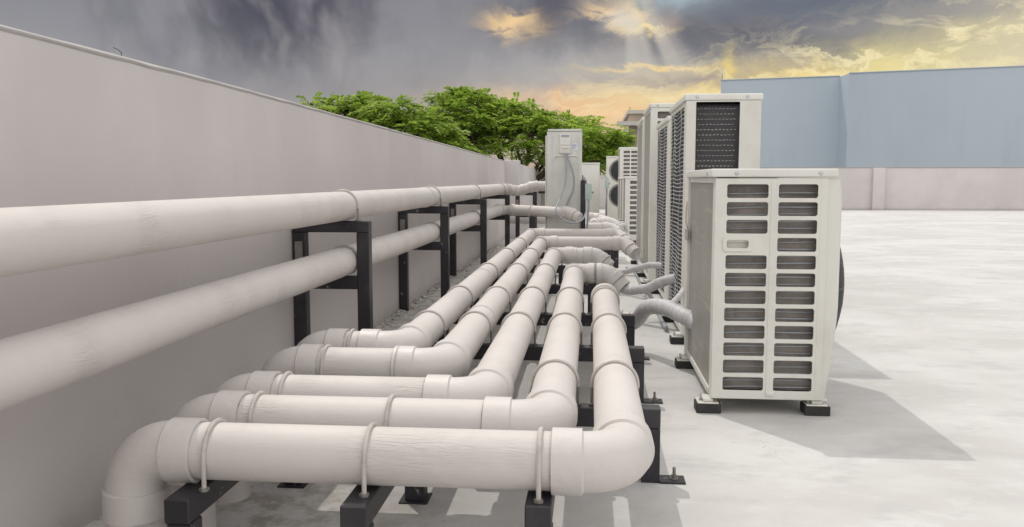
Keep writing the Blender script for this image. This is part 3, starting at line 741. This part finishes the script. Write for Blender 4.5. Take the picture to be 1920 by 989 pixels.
# the tall unit seen side-on with hanging cables
def side_unit():
    x0, x1, y0, y1, z0, z1 = -.565, -.125, 11.0, 11.95, .05, 1.64
    root = thing('condenser_unit', 'tall narrow unit seen side-on among the pipes, grey cables looping down it', 'air conditioner', (x0, y0, 0))
    bm = B(); box(bm, x0, x1, y0, y1, z0, z1-.03, .018, seg=3); obj('cabinet', bm, 'ac_old', root, True, 35)
    bm = B(); box(bm, x0+.01, x1+.004, y0-.006, y1+.006, z1-.0295, z1, .008, seg=2); obj('top_cover', bm, 'ac_old', root, True, 35)
    bm = B(); box(bm, x0-.02, x0-.001, y0+.03, y1-.02, z0+.02, z1-.08, .008, seg=2); obj('front_cover', bm, 'ac_white', root, True, 35)
    bm = B()
    box(bm, x0+.165, x0+.305, y0-.022, y0-.001, z1-.31, z1-.065, .008, seg=2); tb = obj('terminal_cover', bm, 'ac_white', root, True, 35)
    bm = B(); box(bm, x0+.185, x0+.285, y0-.0235, y0-.0225, z1-.105, z1-.075); obj('recess', bm, 'conduit', tb)
    bm = B(); box(bm, x0+.175, x0+.295, y0-.028, y0-.0225, z1-.20, z1-.19, .001); box(bm, x0+.195, x0+.275, y0-.032, y0-.0225, z1-.245, z1-.225, .003); obj('grip', bm, 'ac_cap', tb)
    bm = B(); sweep(bm, smooth_path([(x0+.10, y0-.001, z1-.37), (x0+.11, y0-.003, z1-.345), (x0+.14, y0-.003, z1-.34), (x0+.36, y0-.003, z1-.34), (x0+.385, y0-.003, z1-.345), (x0+.395, y0-.001, z1-.37)], 5), .008, 8); obj('pressed_rib', bm, 'ac_cap', root, True)
    for xx in (x0+.065, x0+.40):
        bm = B(); box(bm, xx-.004, xx+.004, y0-.003, y0-.0005, z0+.03, z1-.06, .001); obj('panel_rib', bm, 'ac_old', root)
    bm = B(); box(bm, x0+.315, x0+.40, y0-.0025, y0-.0008, z1-.265, z1-.185); lb = obj('label_sticker', bm, 'sticker', root)
    bm = B()
    for i in range(5): box(bm, x0+.322, x0+.322+(.07, .055, .065, .04, .06)[i], y0-.0034, y0-.0026, z1-.200-i*.013, z1-.195-i*.013)
    obj('print', bm, 'ink', lb)
    bm = B(); box(bm, x0+.33, x0+.375, y0-.0025, y0-.0008, z1-.325, z1-.295); obj('label_sticker', bm, 'ac_cap', root)
    # cables
    bm = B(); sweep(bm, smooth_path([(-.335, 10.97, 1.335), (-.315, 10.95, 1.2), (-.325, 10.9, .95), (-.385, 10.75, .76), (-.425, 10.55, .65), (-.41, 10.5, .585), (-.34, 10.48, .51), (-.25, 10.48, .475), (-.16, 10.5, .475), (-.085, 10.6, .53), (-.045, 10.8, .64), (-.04, 10.92, .74)], 9), .0115, 10); obj('cable', bm, 'conduit', root, True)
    bm = B(); sweep(bm, smooth_path([(-.32, 10.97, 1.335), (-.29, 10.97, 1.26), (-.235, 10.975, 1.11), (-.215, 10.98, .98), (-.235, 10.98, .84), (-.30, 10.98, .70), (-.31, 10.98, .55)], 8), .008, 8); obj('cable', bm, 'conduit', root, True)
    bm = B()
    for s in (x0+.06, x1-.06): box(bm, s-.05, s+.05, y0+.06, y0+.16, 0, .049); box(bm, s-.05, s+.05, y1-.16, y1-.06, 0, .049)
    obj('foot', bm, 'rubber', root)
side_unit()
def switch(lab, x, y, zb, h, w, px, ptop, pw=.03):
    root = thing('isolator_switch', lab, 'switch box', (x, y, 0), 'grey-green switch boxes on posts')
    bm = B(); box(bm, px-pw, px+pw, y+.02, y+.07, 0, ptop, .003); obj('post', bm, 'steel', root)
    bm = B(); box(bm, x-w/2, x+w/2, y-.05, y+.018, zb, zb+h, .008, seg=2); obj('box', bm, 'switch_box', root, True, 35)
    bm = B(); cyl(bm, (x+w/2, y-.02, zb+h*.45), .014, .022, (1, 0, 0), 12); obj('switch_knob', bm, 'rod_leg', root, True, 30)
    bm = B(); sweep(bm, smooth_path([(x, y-.02, zb), (x+.004, y-.02, zb-.1), (x-.01, y-.01, zb-.3), (x-.01, y, .02)], 6), .013, 8); obj('conduit', bm, 'conduit', root, True)
switch('grey-green switch box on a black post beside the tall side-on unit', -.03, 10.95, .745, .20, .085, -.095, .99)
switch('small grey-green switch box between the two far units', .29, 15.8, .84, .19, .075, .29, 1.04, .012)

# ------------------------------------------------------------------ wrapped hoses
def hose(lab, pts, r, wob=.004):
    P = smooth_path(pts, 12); n = len(P)
    rr = [r*(1+.10*noise.noise(Vector((i*.55, r*90, pts[0][1]))))+wob*.4*math.sin(i*1.3)*noise.noise(Vector((i*.2, 2, 1))) for i in range(n)]
    bm = B(); sweep(bm, P, rr, 28); tag(obj('insulated_hose', bm, 'hose', None, True, 60), lab, 'hose', 'wrapped hoses joining the pipes to the units')
hose('thick wrapped hose entering the back of the nearest low unit', [(.23, 4.98, .155), (.275, 4.95, .19), (.325, 4.85, .275), (.40, 4.68, .305), (.48, 4.52, .29), (.56, 4.40, .26)], .044)
hose('wrapped hose from the second pipe dipping and rising to the first tall unit', [(.235, 6.08, .225), (.285, 6.03, .22), (.335, 5.97, .235), (.40, 5.90, .255), (.48, 5.83, .305), (.58, 5.75, .345)], .034)
hose('slim wrapped hose rising from the middle pipe to the second tall unit', [(.17, 7.56, .225), (.22, 7.52, .20), (.30, 7.42, .205), (.40, 7.25, .255), (.50, 7.1, .295), (.60, 7.0, .30)], .026)
hose('short wrapped hose dropping from the second pipe leg behind the tall row', [(.46, 9.0, .23), (.50, 8.95, .17), (.52, 8.8, .12), (.57, 8.6, .13)], .026)
hose('short wrapped hose at the farthest crossing leg', [(.44, 10.41, .23), (.48, 10.35, .17), (.51, 10.2, .14), (.57, 10.0, .16)], .026)
hose('thin hose branching under the nearest wrapped hose', [(.42, 4.80, .27), (.47, 4.88, .30), (.53, 5.05, .325), (.58, 5.25, .35)], .017, .001)
def small_pipe(lab, pts, r, mat='conduit'):
    bm = B(); sweep(bm, smooth_path(pts, 8), r, 12); tag(obj('conduit', bm, mat, None, True), lab, 'conduit', 'thin grey conduits along the foot of the units')
small_pipe('thin grey conduit curving down from the second hose to the floor', [(.33, 6.1, .24), (.40, 6.12, .22), (.45, 6.05, .13), (.49, 5.95, .04), (.50, 5.6, .03)], .014)
small_pipe('thin grey conduit curving down from the third hose to the floor', [(.31, 7.5, .23), (.38, 7.5, .20), (.43, 7.35, .11), (.47, 7.2, .04), (.48, 6.9, .03)], .012)
for i, (yy, lab) in enumerate(((12.4, 'nearest'), (13.0, 'middle'), (13.6, 'farthest'))):
    hose(lab + ' curled hose at the foot of the low slotted units', [(.36, yy, .24), (.42, yy+.02, .33), (.50, yy+.1, .34), (.54, yy+.2, .24)], .024, .002)

# ------------------------------------------------------------------ mortar crumbs at the wall foot
bm = B()
for i in range(620):
    y = 4.4+random.random()**1.2*8.5; d = random.expovariate(1/.05)
    if d > .17: continue
    x = WX+.008+d; s = random.uniform(.004, .017)*(1.2 if d < .05 else .8)
    q = bmesh.ops.create_icosphere(bm, subdivisions=1, radius=s, matrix=Matrix.Translation((x, y, s*.25)))
    for v in q['verts']:
        v.co += Vector((random.uniform(-.4, .4)*s, random.uniform(-.6, .6)*s, random.uniform(-.3, .2)*s))
for i in range(90):
    y = random.uniform(2.0, 4.4); x = WX+.01+random.expovariate(1/.09); s = random.uniform(.002, .007)
    bmesh.ops.create_icosphere(bm, subdivisions=1, radius=s, matrix=Matrix.Translation((x, y, s*.3)))
tag(obj('mortar_crumbs', bm, 'mortar'), 'crumbs of grey mortar along the foot of the left parapet', 'rubble', kind='stuff')

# ------------------------------------------------------------------ trees
def tree(lab, base, fork, pads, dens, seed):
    rnd = random.Random(seed); root = thing('broadleaf_tree', lab, 'tree', base, 'trees beyond the left parapet')
    b = Vector(base); fk = Vector(fork)
    bm = B(); n = 10
    pts = [b.lerp(fk, i/n)+Vector((.12*math.sin(i*.9), .1*math.sin(i*.6), 0)) for i in range(n+1)]
    sweep(bm, pts, [.34-.016*i for i in range(n+1)], 14); obj('trunk', bm, 'bark', root, True)
    top = pts[-1]
    bm = B(); leaf = B()
    def spray(p, d, L):
        d = d.normalized(); side = d.cross(Vector((0, 0, 1)));
        if side.length < .1: side = Vector((1, 0, 0))
        side.normalize(); nn = 7
        for k in range(nn):
            t = (k+.6)/nn; c = p+d*L*t+Vector((0, 0, -L*.45*t*t))
            for s in (-1, 1):
                w = L*.36*(1-.45*abs(t-.45)); o = (side*s+d*.55+Vector((0, 0, rnd.uniform(-.55, .1)))).normalized()*w
                q = (d*.8+Vector((0, 0, rnd.uniform(-.3, .3)))).normalized()*w*.30
                leaf.faces.new([leaf.verts.new(v) for v in (c, c+o*.5+q, c+o, c+o*.5-q)])
    for (cx, cy, cz, rx, ry, rz) in pads:
        c = Vector((cx, cy, cz)); under = c-Vector((0, 0, rz*.35))
        mid = top.lerp(under, .5)+Vector((rnd.uniform(-.3, .3), rnd.uniform(-.3, .3), -.25))
        P = smooth_path([top, mid, under], 6); sweep(bm, P, [.075-.055*i/(len(P)-1) for i in range(len(P))], 7)
        for _ in range(6):
            a = rnd.uniform(0, 2*PI); e = c+Vector((rx*.8*math.cos(a), ry*.8*math.sin(a), rz*rnd.uniform(-.1, .5)))
            Q = smooth_path([under, under.lerp(e, .5)+Vector((0, 0, -.08)), e], 4); sweep(bm, Q, [.018-.012*i/(len(Q)-1) for i in range(len(Q))], 5)
        cnt = int(dens*(rx*ry+.35*rz))
        clumps = []
        for _ in range(max(6, int(cnt/13))):
            a = rnd.uniform(0, 2*PI); rr = math.sqrt(rnd.random()); zz = rnd.random()**.6
            clumps.append(Vector((cx+rx*rr*math.cos(a), cy+ry*rr*math.sin(a), cz+rz*(math.sqrt(max(0, 1-rr*rr))*zz*1.15-.25*rnd.random()))))
        for _ in range(cnt):
            k = rnd.choice(clumps); p = k+Vector((rnd.gauss(0, .13), rnd.gauss(0, .13), rnd.gauss(0, .055)))
            out = (p-c); out.z *= .3; out = out.normalized() if out.length > .01 else Vector((1, 0, 0))
            d = (out+Vector((rnd.uniform(-.9, .9), rnd.uniform(-.9, .9), rnd.uniform(-.35, .55))))
            spray(p, d, rnd.uniform(.24, .42))
    obj('branches', bm, 'bark', root, True); obj('crown', leaf, 'leaf', root)
def pad(px, py, w, h, y, jit=0):      # layout of the crown lobes in metres, taken from bearings and distances
    s = y/1600; x = (px-1108)*s; z = 1+(337-py)*s
    return (x, y, z, w*s/2, w*s/2*.8, h*s)
pads1 = [pad(*p) for p in (
 (870, 195, 90, 22, 23.0), (840, 215, 70, 20, 22.0), (905, 205, 90, 22, 24.0), (950, 218, 100, 24, 23.2), (880, 240, 120, 24, 22.2), (990, 222, 70, 20, 24),
 (930, 250, 130, 26, 23.5), (1000, 245, 110, 24, 22.6), (860, 262, 110, 22, 24.0), (960, 275, 90, 20, 22.0), (1030, 262, 90, 24, 23.4), (905, 283, 90, 16, 25.0),
 (1065, 245, 80, 18, 24.5), (1100, 248, 80, 20, 23.0), (1075, 270, 90, 24, 22.4), (1120, 272, 80, 22, 24.0), (1140, 262, 50, 16, 23.4), (1100, 295, 100, 22, 23.2),
 (1045, 290, 80, 18, 24.6), (1130, 300, 60, 18, 22.8), (1015, 300, 50, 12, 22.4), (860, 183, 50, 12, 23.4), (1150, 283, 40, 14, 23.6), (830, 240, 80, 18, 23.0), (1085, 318, 110, 18, 24.4))]
tree('spreading green tree whose crown rises highest, behind the tall side-on unit', (-2.0, 23.6, -9), (-2.1, 23.5, .7), pads1, 430, 3)
pads2 = [pad(*p) for p in (
 (640, 205, 70, 14, 20.0), (690, 206, 90, 18, 20.4), (740, 212, 90, 18, 19.6), (700, 228, 110, 20, 20.0), (780, 228, 80, 18, 20.2), (760, 245, 120, 22, 19.4),
 (810, 252, 70, 20, 20.0), (725, 250, 80, 20, 21.0), (800, 275, 90, 20, 19.8), (610, 203, 40, 10, 20.2), (665, 200, 50, 10, 20.6), (845, 285, 70, 16, 20.0), (640, 228, 80, 16, 20.8))]
tree('lower spreading green tree at the left, just over the parapet edge', (-4.9, 20.4, -9), (-5.0, 20.3, 1.1), pads2, 430, 5)
tree('single leafy twig top showing over the parapet, left of the other crowns', (-6.8, 20.4, -9), (-6.82, 20.4, 2.3), [pad(577, 190, 18, 6, 20.4)], 700, 8)

# ------------------------------------------------------------------ sky and light
sun_dir = Vector((-.35, .52, 1)).normalized()
el = math.asin(sun_dir.z); az = math.atan2(sun_dir.x, sun_dir.y)
L = bpy.data.lights.new('sun', 'SUN'); L.energy = 2.0; L.angle = R(.6); L.color = (1, .95, .88)
so = bpy.data.objects.new('sun', L); C.objects.link(so); so.rotation_euler = sun_dir.to_track_quat('Z', 'Y').to_euler()

w = bpy.data.worlds.new('World'); scn.world = w; w.use_nodes = True
t = NT(w.node_tree); bg = w.node_tree.nodes['Background']; bg.inputs[1].default_value = .1
sky = t.new('ShaderNodeTexSky', sky_type='NISHITA'); sky.sun_disc = False; sky.sun_elevation = el; sky.sun_rotation = az
tc = t.new('ShaderNodeTexCoord'); dirv = tc.outputs['Generated']
sp = t.new('ShaderNodeSeparateXYZ'); t.l.new(dirv, sp.inputs[0])
U = t.math('ARCTAN2', sp.outputs[0], sp.outputs[1]); V = t.math('ARCSINE', sp.outputs[2])
cb = t.new('ShaderNodeCombineXYZ'); t.l.new(t.math('MULTIPLY', U, .45), cb.inputs[0]); t.l.new(V, cb.inputs[1]); uvv = cb.outputs[0]
cb2 = t.new('ShaderNodeCombineXYZ'); t.l.new(t.math('MULTIPLY', U, 1.0), cb2.inputs[0]); t.l.new(t.math('MULTIPLY', V, 1.3), cb2.inputs[1]); iso = cb2.outputs[0]
nA = t.noise(uvv, 9, 6, .55, .2); nB = t.noise(iso, 11, 8, .6, .3); nC = t.noise(uvv, 34, 7, .62, .7); nD = t.noise(iso, 6, 4, .5)
Uw = t.math('ADD', U, t.math('MULTIPLY', t.math('SUBTRACT', nB, .5), .09))
Vw = t.math('ADD', V, t.math('MULTIPLY', t.math('SUBTRACT', t.noise(iso, 17, 8, .65, .6), .5), .045))
def blob(px, py, sx, sy, k=1, tilt=0, hard=None):
    a0 = math.atan((px-1108)/1600); v0 = math.atan((337-py)/1600*math.cos(a0))
    du = t.math('SUBTRACT', Uw, a0); dv = t.math('SUBTRACT', Vw, v0)
    if tilt: dv = t.math('SUBTRACT', dv, t.math('MULTIPLY', du, tilt))
    a = t.math('MULTIPLY', du, 1600/sx); b = t.math('MULTIPLY', dv, 1600/sy)
    q = t.math('ADD', t.math('MULTIPLY', a, a), t.math('MULTIPLY', b, b))
    g = t.math('EXPONENT', t.math('MULTIPLY', q, -1))
    if hard: g = t.smooth(g, .5-hard, .5+hard)
    return t.math('MULTIPLY', g, k, clamp=True)
S = srgb
EXP = -.40; gain = 10/(2**EXP)
cb3 = t.new('ShaderNodeCombineXYZ'); t.l.new(t.math('ADD', U, t.math('MULTIPLY', t.math('SUBTRACT', nD, .5), .06)), cb3.inputs[0]); t.l.new(t.math('MULTIPLY', V, .45), cb3.inputs[1])
nV = t.noise(cb3.outputs[0], 12, 4, .5, 0)
cb4 = t.new('ShaderNodeCombineXYZ'); t.l.new(t.math('MULTIPLY', U, .30), cb4.inputs[0]); t.l.new(t.math('ADD', Vw, t.math('MULTIPLY', U, -.04)), cb4.inputs[1])
nH = t.noise(cb4.outputs[0], 26, 8, .62, .5)
col = t.ramp(t.math('MULTIPLY', V, 1/.25), [(0, S(212, 186, 160)), (.22, S(186, 178, 172)), (.5, S(162, 160, 162)), (1, S(146, 145, 149))])
col = t.mix(t.math('MULTIPLY', t.smooth(nA, .38, .68), .35), col, S(124, 122, 129))
def put(lst):
    global col
    for m_, c_ in lst: col = t.mix(m_, col, c_)
put([(blob(60, 10, 330, 110, .6), S(142, 142, 147)), (blob(560, 10, 300, 95, .7), S(124, 120, 128)), (blob(700, 165, 300, 70, .55), S(156, 152, 154)), (blob(250, 110, 200, 50, .4), S(150, 150, 156))])
# dark shafts hanging from the cloud base on the left and in the middle
shaft = t.math('MULTIPLY', t.smooth(nV, .40, .56), t.math('MAXIMUM', blob(510, -10, 230, 130, 1), blob(1040, -5, 135, 85, 1)))
col = t.mix(shaft, col, S(74, 71, 82))
put([(blob(480, 15, 50, 62, .75), S(78, 76, 87)), (blob(640, 95, 36, 60, .4), S(170, 165, 165)), (blob(1045, 10, 62, 60, .9), S(80, 76, 86)), (blob(830, 40, 90, 60, .4), S(138, 134, 140))])
put([(blob(1120, 218, 210, 42, 1), S(248, 192, 138)), (blob(1050, 190, 130, 16, .7), S(240, 190, 140)), (blob(900, 240, 330, 26, .5), S(200, 178, 162)), (blob(1260, 190, 130, 20, .8), S(246, 208, 148))])
put([(blob(1750, 160, 420, 60, .9), S(236, 222, 184)), (blob(1700, 112, 400, 64, 1, .10), S(244, 226, 172)), (blob(1590, 132, 260, 34, 1, .10), S(255, 238, 162)), (blob(1400, 158, 150, 24, 1), S(255, 222, 132)), (blob(1850, 100, 110, 50, .6), S(222, 214, 188))])
put([(blob(1420, 52, 330, 66, 1, -.05), S(122, 124, 132)), (blob(1330, 84, 230, 40, 1, -.03), S(102, 101, 110)), (blob(1540, 18, 250, 26, .9), S(100, 107, 120)), (blob(1620, 62, 160, 12, .6, .05), S(150, 146, 145)),
     (blob(1250, 5, 80, 26, .8), S(172, 190, 196)), (blob(1120, 130, 150, 36, .6), S(186, 182, 180))])
put([(blob(1230, 134, 110, 5, 1), S(246, 216, 150)), (blob(1290, 158, 110, 13, .9), S(164, 152, 148)), (blob(1840, 28, 140, 22, .5), S(170, 164, 160)), (blob(1360, 135, 12, 20, .8), S(255, 226, 120))])
tear = t.smooth(nC, .40, .56)
put([(t.math('MULTIPLY', blob(965, 52, 48, 22, 1), tear), S(246, 210, 156)), (t.math('MULTIPLY', blob(1130, 42, 44, 34, 1), tear), S(240, 208, 164)), (blob(1188, 42, 16, 26, .9), S(246, 216, 166)), (blob(1205, 67, 48, 6, 1), S(255, 226, 158)), (blob(1240, 52, 26, 18, .6), S(186, 160, 146)), (blob(1165, 52, 30, 22, .75), S(238, 228, 208))])
# banded streaks and small bright cloudlets on the right
right = t.math('MAXIMUM', blob(1680, 105, 360, 52, 1, .12), blob(1180, 195, 220, 40, .55))
col = t.mix(t.math('MULTIPLY', t.math('MULTIPLY', t.smooth(nH, .52, .64), right), .75), col, S(172, 160, 150))
edge = t.math('MULTIPLY', t.smooth(nH, .46, .52), t.math('SUBTRACT', 1, t.smooth(nH, .52, .58)))
col = t.mix(t.math('MULTIPLY', t.math('MULTIPLY', edge, right), .75), col, S(255, 240, 190))
small = t.math('MULTIPLY', t.smooth(nC, .56, .66), right)
col = t.mix(t.math('MULTIPLY', small, .5), col, S(250, 236, 196))
col = t.mix(t.math('MULTIPLY', t.smooth(nB, .46, .74), .14), col, S(108, 106, 113))
col = t.mix(t.math('MULTIPLY', t.math('MULTIPLY', t.smooth(nV, .54, .66), t.math('SUBTRACT', 1, t.smooth(U, -.05, .12))), .38), col, S(176, 171, 170))
# faint light shafts fanning down from the break in the clouds
ru = math.atan((1168-1108)/1600); rv = (337+40)/1600
ra = t.math('ARCTAN2', t.math('SUBTRACT', U, ru), t.math('SUBTRACT', rv, V))
rn = t.new('ShaderNodeTexNoise', noise_dimensions='1D'); t.l.new(ra, rn.inputs['W']); rn.inputs['Scale'].default_value = 3.1; rn.inputs['Detail'].default_value = 1
ry_ = t.math('MULTIPLY', t.smooth(rn.outputs['Fac'], .40, .66), t.math('MULTIPLY', t.math('SUBTRACT', 1, t.smooth(t.math('ABSOLUTE', t.math('SUBTRACT', ra, .35)), .3, .85)), t.math('MULTIPLY', t.smooth(V, .07, .14), blob(1225, 80, 130, 70))))
col = t.mix(t.math('MULTIPLY', ry_, .50), col, S(222, 214, 200))
# unseen sky overhead and behind us, brightened to add ambient fill
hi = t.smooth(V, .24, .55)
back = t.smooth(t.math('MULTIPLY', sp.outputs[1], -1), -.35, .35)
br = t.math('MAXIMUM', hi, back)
SKY_FILL = 1.40
fill_sky = t.mix(t.smooth(nD, .3, .7), (SKY_FILL, SKY_FILL*.975, SKY_FILL*.945, 1), (SKY_FILL*.86, SKY_FILL*.855, SKY_FILL*.855, 1))
inten = t.mix(br, col, fill_sky)
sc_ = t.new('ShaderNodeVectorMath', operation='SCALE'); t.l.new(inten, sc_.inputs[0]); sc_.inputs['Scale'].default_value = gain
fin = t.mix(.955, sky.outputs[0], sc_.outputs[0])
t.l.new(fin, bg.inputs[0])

# ------------------------------------------------------------------ camera
th = math.atan((494.5-337)/1600); ps = math.atan((1108-960)*math.cos(th)/1600)
cam = bpy.data.cameras.new('camera'); co = bpy.data.objects.new('camera', cam); C.objects.link(co)
cam.sensor_width = 36; cam.lens = 30.0; cam.clip_start = .02; cam.clip_end = 3000
co.location = (0, 0, 1); co.rotation_euler = (PI/2-th, 0, ps)
scn.camera = co
scn.render.engine = 'CYCLES'
scn.view_settings.view_transform = 'Standard'; scn.view_settings.look = 'None'
scn.view_settings.exposure = EXP; scn.view_settings.gamma = 1
